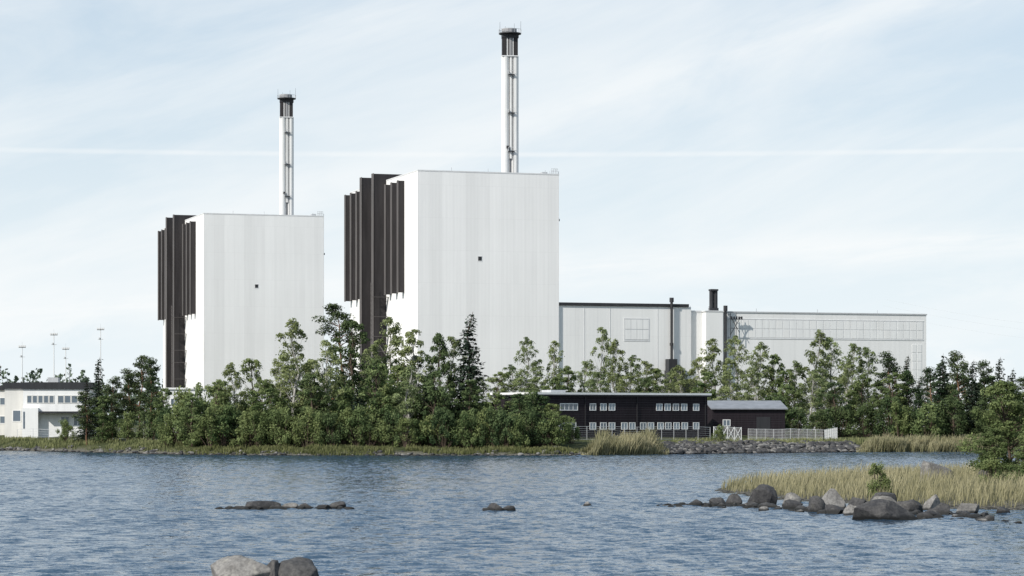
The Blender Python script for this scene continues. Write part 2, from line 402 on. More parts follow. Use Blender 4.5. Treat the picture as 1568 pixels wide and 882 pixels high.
T=[ # main belt on the near shore
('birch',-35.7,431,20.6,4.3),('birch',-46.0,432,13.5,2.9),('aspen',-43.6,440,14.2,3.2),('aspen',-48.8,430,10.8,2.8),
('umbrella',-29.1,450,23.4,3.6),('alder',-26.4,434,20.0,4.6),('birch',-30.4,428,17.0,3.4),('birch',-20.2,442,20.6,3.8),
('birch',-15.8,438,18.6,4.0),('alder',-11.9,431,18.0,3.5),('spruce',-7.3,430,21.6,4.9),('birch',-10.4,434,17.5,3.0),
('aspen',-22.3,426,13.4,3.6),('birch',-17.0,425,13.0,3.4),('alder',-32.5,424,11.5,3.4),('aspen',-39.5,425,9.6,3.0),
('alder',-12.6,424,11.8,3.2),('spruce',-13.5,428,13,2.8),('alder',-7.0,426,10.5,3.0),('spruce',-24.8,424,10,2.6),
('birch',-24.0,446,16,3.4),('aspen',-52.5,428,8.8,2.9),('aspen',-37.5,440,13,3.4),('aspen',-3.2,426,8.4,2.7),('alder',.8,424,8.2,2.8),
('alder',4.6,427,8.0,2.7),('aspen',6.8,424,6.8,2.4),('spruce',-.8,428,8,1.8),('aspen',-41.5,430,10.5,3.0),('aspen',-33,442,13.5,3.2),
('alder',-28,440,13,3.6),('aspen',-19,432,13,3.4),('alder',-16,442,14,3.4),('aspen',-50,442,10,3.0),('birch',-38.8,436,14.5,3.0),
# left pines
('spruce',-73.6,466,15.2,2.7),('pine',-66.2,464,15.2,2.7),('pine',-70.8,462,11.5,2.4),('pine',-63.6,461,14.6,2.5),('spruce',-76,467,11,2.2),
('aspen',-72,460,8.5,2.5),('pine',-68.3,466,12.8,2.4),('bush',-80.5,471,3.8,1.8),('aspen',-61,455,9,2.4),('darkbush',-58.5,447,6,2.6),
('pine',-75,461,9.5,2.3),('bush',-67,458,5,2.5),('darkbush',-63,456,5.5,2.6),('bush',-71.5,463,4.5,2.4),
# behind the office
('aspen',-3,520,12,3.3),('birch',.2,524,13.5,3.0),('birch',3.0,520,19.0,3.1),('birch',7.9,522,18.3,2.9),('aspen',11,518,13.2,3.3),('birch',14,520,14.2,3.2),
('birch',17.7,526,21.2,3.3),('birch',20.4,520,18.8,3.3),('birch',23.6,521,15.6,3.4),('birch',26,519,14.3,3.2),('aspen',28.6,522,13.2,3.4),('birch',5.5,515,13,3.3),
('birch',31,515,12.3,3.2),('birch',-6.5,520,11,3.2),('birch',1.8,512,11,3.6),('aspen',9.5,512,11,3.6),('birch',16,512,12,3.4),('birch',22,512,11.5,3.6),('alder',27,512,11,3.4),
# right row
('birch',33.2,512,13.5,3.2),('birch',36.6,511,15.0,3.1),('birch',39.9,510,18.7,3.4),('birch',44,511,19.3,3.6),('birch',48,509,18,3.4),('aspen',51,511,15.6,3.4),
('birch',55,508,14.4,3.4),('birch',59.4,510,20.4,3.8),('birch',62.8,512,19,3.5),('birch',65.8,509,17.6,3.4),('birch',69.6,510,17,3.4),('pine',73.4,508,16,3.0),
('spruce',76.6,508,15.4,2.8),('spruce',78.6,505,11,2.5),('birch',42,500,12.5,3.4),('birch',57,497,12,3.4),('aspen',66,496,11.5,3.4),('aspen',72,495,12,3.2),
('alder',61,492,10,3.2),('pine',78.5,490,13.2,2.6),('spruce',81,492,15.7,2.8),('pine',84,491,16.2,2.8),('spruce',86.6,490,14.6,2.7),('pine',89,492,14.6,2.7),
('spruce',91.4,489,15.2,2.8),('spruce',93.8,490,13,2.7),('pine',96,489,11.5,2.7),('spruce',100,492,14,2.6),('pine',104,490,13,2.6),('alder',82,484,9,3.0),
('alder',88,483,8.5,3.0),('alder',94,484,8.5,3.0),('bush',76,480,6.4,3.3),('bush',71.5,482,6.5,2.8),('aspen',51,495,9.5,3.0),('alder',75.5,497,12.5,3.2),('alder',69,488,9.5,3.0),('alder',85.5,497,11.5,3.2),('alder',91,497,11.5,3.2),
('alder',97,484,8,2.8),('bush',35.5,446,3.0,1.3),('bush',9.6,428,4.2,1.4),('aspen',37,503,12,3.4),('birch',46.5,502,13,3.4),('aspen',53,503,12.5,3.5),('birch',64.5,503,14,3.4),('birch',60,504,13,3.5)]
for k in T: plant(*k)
# shrub belt along the water
for i,x in enumerate(np.arange(-57,8,2.0)):
    s=np.interp(x,SX,SY); h=np.interp(x,[-57,-50,-40,-20,0,8],[6.6,7.2,6.0,5.2,5.6,4.6])*tr.uniform(.75,1.15)
    plant('bush' if tr.rand()<np.interp(x,[-57,-30,-10,8],[.95,.85,.5,.55]) else 'darkbush',x,s+tr.uniform(6,9.5),h,2.3*tr.uniform(.85,1.2))
for x in np.arange(-55,6,3.4):
    s=np.interp(x,SX,SY); plant('darkbush' if tr.rand()<.45 else 'bush',x,s+14+tr.uniform(0,4),8.2*tr.uniform(.75,1.15),3.1)
for x in np.arange(49,98,4.2):
    plant('darkbush',x,486+tr.uniform(-3,5),5.6*tr.uniform(.8,1.3),2.8)
# near tree and shrubs on the spit
near=[deciduous('near_birch_%d'%i,8,2.6,200+i,'bark','bushleaf',t0=.04,ncl=120,lpc=150,lsize=.18,peak=.35,cs=.8) for i in range(2)]
obj('young_birch_tree',near[0],(38.9,204,gz(38.9,204)),.4,scale=(1.15,1.15,1.0))
obj('young_birch_tree',near[1],(42.0,200,gz(42.0,200)),1.4,scale=(1.2,1.2,1.15))
obj('young_birch_tree',near[1],(36.9,200,gz(36.9,200)),2.4,scale=(.7,.7,.55))
obj('young_birch_tree',near[0],(39.6,197,gz(39.6,197)),3.4,scale=(.8,.8,.6))
nb=bush('near_bush_mesh',2.2,1.1,300,'bushleaf',30,110,.13)
obj('willow_sapling',nb,(25.7,183,gz(25.7,183)),0,scale=(.85,.85,1.1))
obj('willow_sapling',nb,(35.2,190,gz(35.2,190)),1,scale=(1.3,1.3,1.0))

# distant forest - one mass
rs=R(8); tb=TB()
for i in range(760):
    x=rs.uniform(-420,520); y=rs.uniform(860,980); H=rs.uniform(13,19)+3*math.sin(x/17.)+(3 if i%9==0 else 0); rr=rs.uniform(2.6,4.5); n=110
    u=rs.rand(n)**.9; e=rr*(1-u)**.7*(1 if i%2 else 1.2)+.4; an=rs.uniform(0,6.28,n)
    L=np.stack([x+np.cos(an)*e*rs.rand(n)**.5,y+np.sin(an)*e*rs.rand(n)**.5,3.5+u*H],1)
    V,Q=leafquads(L,rs.normal(size=(n,3))+np.array([0,-.3,.6]),1.35,rs,.7); tb.add(V,Q,0,np.repeat(np.clip(.3+.4*u+.15*rs.normal(size=n),0,1),4))
obj('distant_forest',tb.mesh('distant_forest',['farleaf']))

# ------------------------------------------------------------------ reeds and grass
def blades(name,X,Y,Hh,w,rs,mat='reed',tone=(.2,1)):
    n=len(X); z=ground_z(X,Y); base=np.stack([X,Y,z-.05],1)
    th=rs.uniform(0,6.28,n); d=np.stack([np.cos(th),np.sin(th),np.zeros(n)],1)*w[:,None]*.5
    lean=np.stack([rs.normal(.12,.16,n)*Hh,rs.normal(0,.16,n)*Hh,np.zeros(n)],1)
    up=np.array([0,0,1.])
    mid=base+lean*.35+up*(Hh*.55)[:,None]; tip=base+lean+up*Hh[:,None]
    V=np.stack([base-d,base+d,mid-d*.9,mid+d*.9,tip-d*.25,tip+d*.25],1).reshape(-1,3)
    i=np.arange(n)*6
    Q=np.concatenate([np.stack([i,i+1,i+3,i+2],1),np.stack([i+2,i+3,i+5,i+4],1)])
    tn=rs.uniform(*tone,n); pv=vnoise(X/3,Y/3,44)
    tn=np.clip(tn*.6+(pv-.3)*.9,0,1)
    t=np.stack([tn*.35,tn*.35,tn*.7,tn*.7,np.clip(tn*1.2,0,1),np.clip(tn*1.2,0,1)],1).ravel()
    return obj(name,mesh_np(name,V,Q,mats=[mat],tone=t))
rs=R(31)
X=rs.uniform(14,60,70000); Y=rs.uniform(158,262,70000); z=ground_z(X,Y)
k=(z>.18)&(vnoise(X/2.2,Y/2.2,12)>.35)&(X<.24*Y+4); X=X[k];Y=Y[k]
e=np.sqrt(((X-46)/30)**2+((Y-207)/44)**2)
H_=np.interp(e,[.5,.85,1.0],[1.15,1.05,.55])*rs.uniform(.45,1.25,len(X))*(.45+1.1*vnoise(X/4,Y/4,66))
blades('reed_bed',X,Y,H_,rs.uniform(.03,.06,len(X)),rs)
def shore_reeds(name,x0,x1,d0,d1,n,h,w=.12,mat='reed'):
    X=rs.uniform(x0,x1,n); S=np.interp(X,SX,SY); Y=S+rs.uniform(d0,d1,n)
    f=np.clip(np.minimum(X-x0,x1-X)/3,.25,1)
    k=(ground_z(X,Y)>-.5)&(vnoise(X/3,Y/3,91)>.36); X=X[k];Y=Y[k];f=f[k]
    H=h*rs.uniform(.45,1.2,len(X))*f*(.5+.9*vnoise(X/2,Y/2,5)); blades(name,X,Y,H,np.full(len(X),w),rs,mat)
shore_reeds('shore_reeds',11,25.5,-2,4,6500,2.9)
shore_reeds('shore_reeds',60,86,-2,3,7500,2.3)
shore_reeds('shore_grass',-130,-52,2,14,12000,.7,.12,'grass')
shore_reeds('shore_grass',-53,12,1,5.5,8000,.75,.12,'grass')
shore_reeds('shore_grass',24,100,6,16,10000,.7,.12,'grass')

# ------------------------------------------------------------------ rocks
import bmesh
def ico(sub):
    bm=bmesh.new(); bmesh.ops.create_icosphere(bm,subdivisions=sub,radius=1)
    V=np.array([v.co[:] for v in bm.verts]); F=np.array([[v.index for v in f.verts] for f in bm.faces]); bm.free(); return V,F
ICO={s:ico(s) for s in (1,2,3,4,5)}
def rock_v(rs,sub,size,cuts=9,rough=.05):
    V,F=ICO[sub]; V=V.copy()
    for _ in range(cuts):
        d=rs.normal(size=3); d/=np.linalg.norm(d); h=rs.uniform(.45,.82)
        p=V@d; ex=np.maximum(p-h,0); V-=ex[:,None]*d*.97
    if rough: 
        V*=(1+rough*(vnoise(V[:,0]*3+V[:,2]*2+9,V[:,1]*3-V[:,2],rs.randint(99),3)-.5)*2)[:,None]
        V*=(1+rough*.35*(vnoise(V[:,0]*11+V[:,2]*8+9,V[:,1]*11-V[:,2]*7,rs.randint(99),2)-.5)*2)[:,None]
    a=rs.uniform(0,6.28); c,s=math.cos(a),math.sin(a)
    V=V@np.array([[c,s,0],[-s,c,0],[0,0,1]])
    V/=np.abs(V).max(0)
    return V*np.array(size)/2,F
def rock(name,x,y,zt,w,dp,seed,mat='rock',sub=4,cuts=10,hh=None,tilt=0):
    rs=R(seed); h=hh or zt*2.2
    V,F=rock_v(rs,sub,(w,dp,h),cuts)
    if tilt: V[:,2]+=V[:,0]*tilt
    V[:,2]+=zt-V[:,2].max()
    me=mesh_np(name,V,T=F,mats=[mat],smooth=(sub>=5)); 
    return obj(name,me,(x,y,0))
# foreground pair
rock('boulder',-9.2,92.5,1.18,4.2,3.2,4,'rock',5,8,2.7,.12)
rock('boulder',-7.35,91.6,1.12,1.9,2.0,23,'rockdark',5,8,2.3,-.12)
rock('boulder',-8.3,91.3,1.05,1.1,1.6,27,'rockdark',5,7,2.1,.15)
# spit rocks
for i,(x,y,zt,w,dp,mt,tl) in enumerate([
 (17.0,178,1.50,2.3,1.9,'rockdark',0),(19.1,165,1.1,1.6,1.4,'rockdark',.3),(22.2,153.5,1.25,4.6,2.4,'rockdark',-.03),
 (21.0,171,1.40,2.6,1.8,'rock',.2),(20.1,162,.65,1.5,1.3,'rockdark',0),(33.0,201,2.75,3.4,2.6,'rock',-.1),(35.6,199,2.1,1.8,1.6,'rockdark',0),
 (18.9,176,1.0,1.7,1.3,'rock',0),(23.4,165,1.1,2.4,1.4,'rock',.1),(24.8,163,.95,1.9,1.3,'rockdark',0),(22.3,161,.9,2.2,1.3,'rockdark',0),(26.9,168,1.1,1.5,1.2,'rock',0),
 (20.9,160,.7,1.3,1.1,'rock',0),(15.1,178,.85,1.3,1.1,'rockdark',0),(14.0,177,.62,1.3,.9,'rockdark',.1),(25.2,156,.6,1.3,1.2,'rockdark',0),
 (12.4,177,.50,1.3,.9,'rockdark',0),(24.0,169,1.2,1.8,1.2,'rockdark',0),(26.2,160,.8,1.4,1.0,'rockdark',0),(18.2,170,.7,1.5,1.0,'rockdark',.1),(21.7,165,1.0,1.5,1.2,'rockdark',0),(28.4,163,.7,1.6,1.2,'rock',0),(30.5,163,.5,1.2,1.0,'rockdark',0)]):
    rock('boulder',x,y,zt,w,dp,100+i,mt,4,12,zt*1.7+.4,tl)
# skerries
for i,(x,y,zt,w,dp,tl) in enumerate([(-16.3,171,.60,2.9,1.6,.03),(-14.6,172,.42,1.7,1.3,.1),(-13.3,171,.44,1.6,1.0,0),(-11.5,172,.52,1.5,.9,.2),(-12.4,171,.34,1.3,.8,0),(-17.6,170,.28,1.6,1.0,0),(-15.5,170,.34,1.8,.8,.1),
  (-.9,167,.58,1.5,1.2,-.2),(-.4,167.4,.40,1.3,1.0,.2),(-1.5,166.6,.28,.9,.8,0),(5.1,177,.34,.8,.6,0)]):
    rock('skerry_rock',x,y,zt,w,dp,140+i,'rockdark' if i not in(1,10) else 'rock',4,12,zt*2+.3,tl)
def stones(name,pts,mat,rs):
    Vs=[];Fs=[];n=0
    for (x,y,z,s) in pts:
        V,F=rock_v(rs,2,(s*rs.uniform(.8,1.5),s*rs.uniform(.8,1.3),s*rs.uniform(.55,.95)),7,.04)
        Vs.append(V+np.array([x,y,z+s*.12])); Fs.append(F+n); n+=len(V)
    return obj(name,mesh_np(name,np.concatenate(Vs),T=np.concatenate(Fs),mats=[mat]))
rs=R(77)
def spitpts(n,smin,smax):
    pts=[]
    for _ in range(n):
        t=rs.rand(); x=10.0+t*18.5+rs.normal()*.3; y=np.interp(x,[10,14,18,21,28],[177.5,177,172,160,157])+rs.normal()*np.interp(t,[0,.4,1],[.8,3.0,3.5])
        pts.append((x,y,max(gz(x,y),-.12),rs.uniform(smin,smax)*np.interp(t,[0,.3,1],[.6,1,1])))
    return pts
stones('shore_stones',spitpts(120,.2,.75),'rock',rs)
stones('shore_stones',spitpts(220,.25,1.05),'rockdark',rs)
pts=[(rs.uniform(-19.5,0),rs.normal(169.5,1.2),-.10,rs.uniform(.12,.32)) for _ in range(40)]+[(rs.uniform(-20,-10.5),rs.normal(171,.8),-.04,rs.uniform(.25,.65)) for _ in range(50)]+[(rs.uniform(-2.2,6),rs.normal(168,1.5),-.10,rs.uniform(.12,.3)) for _ in range(12)]
stones('reef_stones',pts,'rockdark',rs)
def bankpts(n,a,c):
    pts=[]
    for _ in range(n):
        x=rs.uniform(24,61); y=np.interp(x,SX,SY)+rs.uniform(-1,9); pts.append((x,y,gz(x,y),rs.uniform(a,c)))
    return pts
stones('rock_embankment',bankpts(450,.5,1.2),'rock',rs)
stones('rock_embankment',bankpts(750,.5,1.4),'rockdark',rs)
def shpts(n,a,c):
    pts=[]
    for _ in range(n):
        x=rs.uniform(-110,98); 
        y=np.interp(x,SX,SY)+abs(rs.normal(0,2.2))-1.0+(vnoise(np.array([x/7.]),np.array([1.]))[0]-.5)*2; pts.append((x,y,gz(x,y),rs.uniform(a,c)))
    return pts
stones('shoreline_stones',shpts(380,.25,.85),'rock',rs)
stones('shoreline_stones',shpts(500,.25,.9),'rockdark',rs)

# ------------------------------------------------------------------ reactor buildings
ROT=math.radians(18)
ZR=59.06
def reactor(x,y):
    g=3.2; E=empty('reactor_building',(x,y,0),ROT); W,D=32.0,58.0
    b=MB(); b.box(0,W,0,D,g-1,ZR,'clad'); b.obj('walls',E)
    b=MB() # parapet flashing
    for (a0,a1,c0,c1) in ((-.05,W+.05,-.05,.25),(-.05,W+.05,D-.25,D+.05),(-.05,.25,.26,D-.26),(W-.25,W+.05,.26,D-.26)):
        b.box(a0,a1,c0,c1,ZR-.08,ZR+.18,'trim')
    b.box(.6,W-.6,.6,D-.6,ZR+.002,ZR+.1,'greyroof')
    b.obj('roof_edge',E)
    b=MB()
    for s in (10.6,15.8,21.0):
        b.box(-1.35,-.002,s,s+.5,33.4,ZR-1.3,'duct'); b.box(-1.5,-1.351,s-.08,s+1.0,33.3,ZR-1.2,'ductlit')  # thin outer caps in the lighter tone stand in for sunlit edges
    for s,d in ((25.6,2.9),(30.0,1.7),(35.6,3.0)):
        b.box(-d,-.002,s,s+.8,g-1,ZR+1.5,'duct'); b.box(-d-.15,-d-.001,s-.1,s+1.6,g-1,ZR+1.6,'ductlit')
        b.box(-.001,6.5,s,s+.8,ZR+.3,ZR+1.5,'duct')
    for s in (45.4,50.6,55.8):
        b.box(-1.6,-.002,s,s+.5,33.4,ZR-.8,'duct'); b.box(-1.75,-1.601,s-.08,s+1.0,33.3,ZR-.7,'ductlit')
    b.obj('exhaust_ducts',E)
    b=MB() # service ladder beside tall ducts
    for k in (0,1.1): b.tube((-3.9,23.4+k,g),(-3.9,23.4+k,36),.06,.06,'ductlit',4)
    for z in np.arange(g,36,1.1):
        b.tube((-3.9,23.4,z),(-3.9,24.5,z),.05,.05,'ductlit',4); b.tube((-3.9,23.4,z),(-3.9,24.5,z+1.1),.04,.04,'ductlit',4)
        if int(z)%4==0: b.box(-3.9,0,23.4,24.5,z,z+.08,'ductlit')
    b.obj('stair_ladder',E)
    b=MB(); b.box(13.55,14.35,-.06,-.003,40.0,40.85,'darksteel'); b.box(13.45,14.45,-.05,-.002,39.9,39.98,'trim'); b.box(13.45,14.45,-.05,-.002,40.87,40.95,'trim'); b.obj('window',E)
    b=MB() # roof railing and aerials
    for x0 in np.arange(W-1.6,W-.1,.5): b.tube((x0,.5,ZR+.2),(x0,.5,ZR+1.35),.04,.04,'steel',4)
    b.tube((W-1.6,.5,ZR+1.3),(W-.1,.5,ZR+1.3),.05,.05,'steel',4); b.tube((W-1.6,.5,ZR+.8),(W-.1,.5,ZR+.8),.04,.04,'steel',4)
    for y0 in np.arange(.5,6,.9): b.tube((W-.1,y0,ZR+.2),(W-.1,y0,ZR+1.35),.04,.04,'steel',4)
    for xx in (16.5,8.2,31.0,29.6): b.tube((xx,2.2,ZR),(xx,2.2,ZR+1.1),.05,.05,'steel',4)
    b.box(30.2,31.4,6,7.5,ZR+.11,ZR+1.1,'steel')
    b.tube((W+.14,.7,8),(W+.14,.7,ZR+.8),.07,.07,'steel',4)
    b.box(W+.002,W+.5,.9,2.1,49,49.5,'darksteel')
    b.obj('roof_railing',E)
    # ventilation stack
    S=empty('ventilation_stack',(x+25*math.cos(ROT)-13*math.sin(ROT),y+25*math.sin(ROT)+13*math.cos(ROT),0),math.radians(6))
    zt=91.2; z0=ZR-.5; b=MB()
    b.tube((-1.02,0,z0),(-1.02,0,zt-4.8),.92,.92,'stack',16); b.tube((1.12,0,z0),(1.12,0,zt-4.8),.78,.78,'stack',16)
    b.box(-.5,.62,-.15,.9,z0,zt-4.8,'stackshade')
    b.box(-.10,.30,-.75,-.151,z0+5,zt-4.8,'stack')
    b.obj('shaft',S)
    b=MB()
    b.tube((0,0,zt-4.8),(0,0,zt),.95,.95,'stackshade',12)
    for xx in (-1.35,-.05,1.25): b.box(xx-.42,xx+.42,-.9,.9,zt-4.79,zt-.9,'duct')
    b.box(-.83,-.60,-.8,.8,zt-4.78,zt-.9,'stack'); b.box(.52,.70,-.8,.8,zt-4.78,zt-.9,'stack')
    b.box(-1.85,1.85,-1.0,1.0,zt-.88,zt,'darksteel'); b.box(-1.85,1.75,-.95,.95,zt-5.0,zt-4.8,'trim')
    b.obj('louvre_head',S)
    b=MB(); b.tube((0,0,zt+.002),(0,0,zt+.22),2.5,2.5,'darksteel',16)
    b.tube((0,0,zt+.95),(0,0,zt+1.03),2.52,2.52,'steel',16,False)
    for a in np.arange(0,6.28,.42): b.tube((2.5*math.cos(a),2.5*math.sin(a),zt+.2),(2.5*math.cos(a),2.5*math.sin(a),zt+1.02),.05,.05,'steel',4)
    for (xx,hh) in ((-2.3,2.6),(-1.1,1.7),(.9,2.3),(2.35,2.9)): b.tube((xx,-.5,zt+.2),(xx,-.5,zt+hh),.05,.03,'darksteel',4)
    b.tube((-.2,0,zt+.2),(-.2,0,zt+1.2),1.7,1.7,'stackshade',12)
    b.obj('top_platform',S)
    b=MB()
    for zz in (z0+6.5,z0+15,z0+23.5): b.box(-.5,.9,-1.35,-.76,zz,zz+.14,'darksteel'); b.box(-.5,.9,-1.35,-1.3,zz+.9,zz+.96,'steel'); b.box(-.5,-.44,-1.35,-.9,zz,zz+.96,'steel')
    b.box(-.9,-.35,-1.1,-.8,z0+7.2,z0+7.8,'darksteel')
    b.tube((.45,-.75,z0),(.45,-.75,zt-5),.04,.04,'stackshade',4); b.tube((.75,-.75,z0),(.75,-.75,zt-5),.04,.04,'stackshade',4)
    b.obj('service_landings',S)
reactor(-20.2,560); reactor(-80.0,678)

# ------------------------------------------------------------------ turbine hall (in line with second reactor)
E=empty('turbine_hall',(-20.2,560,0),ROT)
b=MB()
b.box(32.01,63.2,.5,40,2.2,30.6,'hall'); b.box(63.21,66.2,1.2,40,2.2,29.6,'hall'); b.box(66.21,70.3,-.9,40,2.2,29.6,'hall')
b.box(70.31,121,.3,45,2.2,29.5,'hall'); b.obj('walls',E)
b=MB(); b.box(31.9,62.6,.2,39,30.61,31.25,'darksteel'); b.box(63.25,66.2,1.1,39,29.61,29.9,'trim'); b.box(66.0,70.4,-1.0,39,29.61,29.85,'trim'); b.box(70.45,121.15,.15,45,29.51,29.8,'steel')
b.box(31.95,63.1,.4,.497,8,8.3,'trim')
b.obj('roof_edge',E)
b=MB() # clerestory band: frames behind, panes proud
z0,z1=23.9,28.0
n=29; w=(120.2-72)/n
b.box(72,120.2,.262,.298,z0,z1,'trim')
for i in range(n):
    for (a,c) in ((z0+.12,z0+1.95),(z0+2.12,z1-.12)): b.box(72+i*w+.09,72+(i+1)*w-.09,.22,.261,a,c,'white' if (i*7+int(a))%5 else 'hall')
b.box(71.9,120.3,.22,.297,z0-.2,z0,'trim'); b.box(71.9,120.3,.22,.297,z1+.02,z1+.2,'trim')
for i in range(2):
    for j in range(7): b.box(118.7-i*1.3,119.8-i*1.3,.24,.298,9+j*2.0,10.8+j*2.0,'white')
b.box(47.5,53.1,.462,.497,23.1,27.8,'steel')
for i in range(4):
    for j in range(2): b.box(47.6+i*1.4,48.9+i*1.4,.43,.461,23.3+j*2.3,25.45+j*2.3-.05*j,'white')
b.box(47.3,53.3,.44,.498,22.9,23.1,'trim'); b.box(47.3,47.49,.44,.497,23.1,28,'trim'); b.box(53.11,53.3,.44,.497,23.1,28,'trim'); b.box(47.51,53.09,.44,.498,27.8,28,'trim')
for xx in (38,44,55.2,60.5): b.box(xx,xx+.1,.45,.498,4,30.5,'trim')
b.obj('clerestory',E)
b=MB()
b.tube((58.3,-.2,12),(58.3,-.2,31.6),.30,.30,'darksteel',8); b.tube((58.3,-.2,31.61),(58.3,-.2,32.6),.48,.48,'darksteel',8); b.tube((58.3,-.2,22),(58.3,-.2,22.6),.42,.42,'darksteel',8)
b.box(56.8,60.6,-2.2,.3,10.5,16.5,'darksteel'); b.box(57.0,59,-1.9,.3,16.51,19,'darksteel')
b.box(60.61,64,-1.2,.2,10,14.5,'darksteel')
b.obj('steam_vent_pipe',E)
b=MB()
b.tube((71.0,-.6,14),(71.0,-.6,29.8),.30,.30,'darksteel',8); b.tube((71.0,-.6,29.81),(71.0,-.6,31),.46,.46,'darksteel',8)
for k in (-.5,.5): b.tube((69.6+k,3,29.6),(69.6+k,3,34.4),.48,.48,'darksteel',10)
b.box(68.7,70.5,2.3,3.7,34.41,34.8,'darksteel'); b.box(68.6,70.6,2.4,3.6,29.86,30.6,'darksteel')
b.obj('diesel_exhaust',E)
b=MB() # lattice bracket
for (a,c) in (((72.0,-1,24),(72.0,-1,29.5)),((73.4,-1,24),(73.4,-1,29.5)),((72.0,-1,24.5),(74.6,-1,28.6)),((72,-1,28),(75,-1,28)),((72,-1,26),(74.4,-1,26)),((72,-1,28.8),(74.2,-1,25)),((72,-1,24),(72,.3,24)),((72,-1,29),(72,.3,29))):
    b.tube(a,c,.07,.07,'darksteel',4)
for k in range(5): b.box(72.2+k*.6,72.45+k*.6,-1.2,-.8,28.05,28.6,'darksteel')
b.obj('line_bracket',E)
b=MB()
for xx in (64,68.5,80,95,110): b.tube((xx,3,29.6),(xx,3,31.0 if xx<70 else 30.6),.08,.08,'steel',4)
b.obj('roof_aerials',E)

# ------------------------------------------------------------------ black office building
def win(b,x0,x1,z0,z1,y=-.0,n=1,gl='glass',fr='white'):
    f=.12
    b.box(x0-f,x1+f,y-.07,y-.003,z0-f,z0-.002,fr); b.box(x0-f,x1+f,y-.07,y-.003,z1+.002,z1+f,fr)
    b.box(x0-f,x0-.002,y-.07,y-.003,z0,z1,fr); b.box(x1+.002,x1+f,y-.07,y-.003,z0,z1,fr)
    b.box(x0,x1,y-.03,y-.004,z0,z1,gl)
    w=(x1-x0)/n
    for i in range(1,n): b.box(x0+i*w-.05,x0+i*w+.05,y-.06,y-.031,z0,z1,fr)
L=math.hypot(31,19); A=math.atan2(19,31)
E=empty('office_building',(3.7,445,0),A)
b=MB(); b.box(0,L,0,13,1.2,9.75,'black')
for z in np.arange(2.8,9.7,.42): b.box(-.02,L+.02,-.022,-.001,z,z+.05,'darksteel')
b.obj('walls',E)
b=MB(); b.box(-.5,L+.5,-.5,13.5,9.76,10.02,'darksteel'); b.box(-.55,L+.55,-.55,13.55,10.021,10.38,'white')
b.box(6,9,4,7,10.39,10.85,'steel'); b.obj('roof',E)
b=MB()
ratio=L/266.
for (c,w,n) in ((52,25,4),(88,8,2),(104,8,2),(117,8,2),(190,8,2),(203,8,2),(216,8,2),(229,8,2),(248,8,2)):
    win(b,(c-w/2)*ratio,(c+w/2)*ratio,7.4,8.4,n=n,gl='glass' if c<100 or c==216 else 'glasslight')
for (c,w,n) in ((88,8,2),(104,8,2),(117,8,2),(136,8,2),(148,8,2),(165,8,2),(177,8,2),(192,8,2),(204,8,2),(217,8,2),(230,8,2),(248,8,2)):
    win(b,(c-w/2)*ratio,(c+w/2)*ratio,4.1,5.1,n=n,gl='glass' if c in (104,165,204) else 'glasslight')
win(b,38*ratio,62*ratio,4.1,5.1,n=4)
b.obj('windows',E)
b=MB()
for c in (76,155,262): b.tube((c*ratio,-.12,3),(c*ratio,-.12,9.7),.06,.06,'darksteel',6)
b.obj('downpipes',E)

# shed with low gable
E=empty('storage_shed',(36.4,474,0),math.radians(10))
b=MB(); b.box(0,13.6,0,9,1.5,7.6,'black'); 
for z in np.arange(2.8,7.5,.42): b.box(-.02,13.62,-.022,-.001,z,z+.05,'darksteel')
b.obj('walls',E)
b=MB(); 
b.add([(-.4,-.5,7.55),(14,-.5,7.55),(14,4.5,9.0),(-.4,4.5,9.0),(-.4,9.5,7.55),(14,9.5,7.55),(-.4,-.5,7.75),(14,-.5,7.75),(14,4.5,9.2),(-.4,4.5,9.2),(-.4,9.5,7.75),(14,9.5,7.75)],
 [(0,1,2,3),(3,2,5,4),(6,9,8,7),(9,10,11,8),(0,6,7,1),(4,5,11,10),(0,3,9,6),(3,4,10,9),(1,7,8,2),(2,8,11,5)],'greyroof')
b.add([(0,.0,7.5),(0,9,7.5),(0,4.5,8.9),(0,4.5,8.9),(13.6,0,7.5),(13.6,9,7.5),(13.6,4.5,8.9),(13.6,4.5,8.9)],[(0,1,2,3),(4,6,7,5)],'black')
b.obj('roof',E)
b=MB(); b.box(8.2,10.8,-.08,-.024,3,6.2,'darksteel'); win(b,2.0,3.2,4.6,5.6,-.02,2); b.obj('door',E)

def lowbuilding(name,x,y,rot,L,D,zt,wall,roof,wins=None,gh=.6,over=.3):
    E=empty(name,(x,y,0),math.radians(rot)); b=MB(); b.box(0,L,0,D,1.5,zt,wall); b.obj('walls',E)
    b=MB(); b.box(-over,L+over,-over,D+over,zt+.002,zt+gh,roof); b.obj('roof',E)
    if wins:
        b=MB()
        for w in wins: win(b,*w)
        b.obj('windows',E)
    return E
lowbuilding('service_building',-97.3,501,4,4.0,14,11.6,'beige','darkroof',[(1.6,3.0,5.4,7.4)],1.2)
E=lowbuilding('gatehouse_building',-93.0,497,3,12.4,14,11.5,'white','darkroof',[(.8+i*1.05,1.55+i*1.05,8.9,10.2,0,1,'glass','beige') for i in range(5)]+[(6.6+i*1.3,7.6+i*1.3,8.9,10.2,0,1,'glass','beige') for i in range(4)]+[(.9,2.2,5.2,7.0,0,2,'glasslight'),(7.2,8.6,4.6,6.2,0,2,'glass'),(9.6,11,4.6,6.2,0,2,'glass')],1.3)
b=MB(); b.box(3.2,12.3,-2.2,-.002,6.9,7.25,'darksteel'); b.box(0,3.0,-1.5,-.002,1.5,7.9,'white'); b.box(.2,.5,-1.55,-1.502,4,7.2,'glass'); b.obj('canopy',E)
b=MB(); b.tube((8,6,12.8),(8,6,16),.1,.1,'steel',6); b.box(4,6,5,8,12.86,13.8,'steel'); b.obj('roof_plant',E)
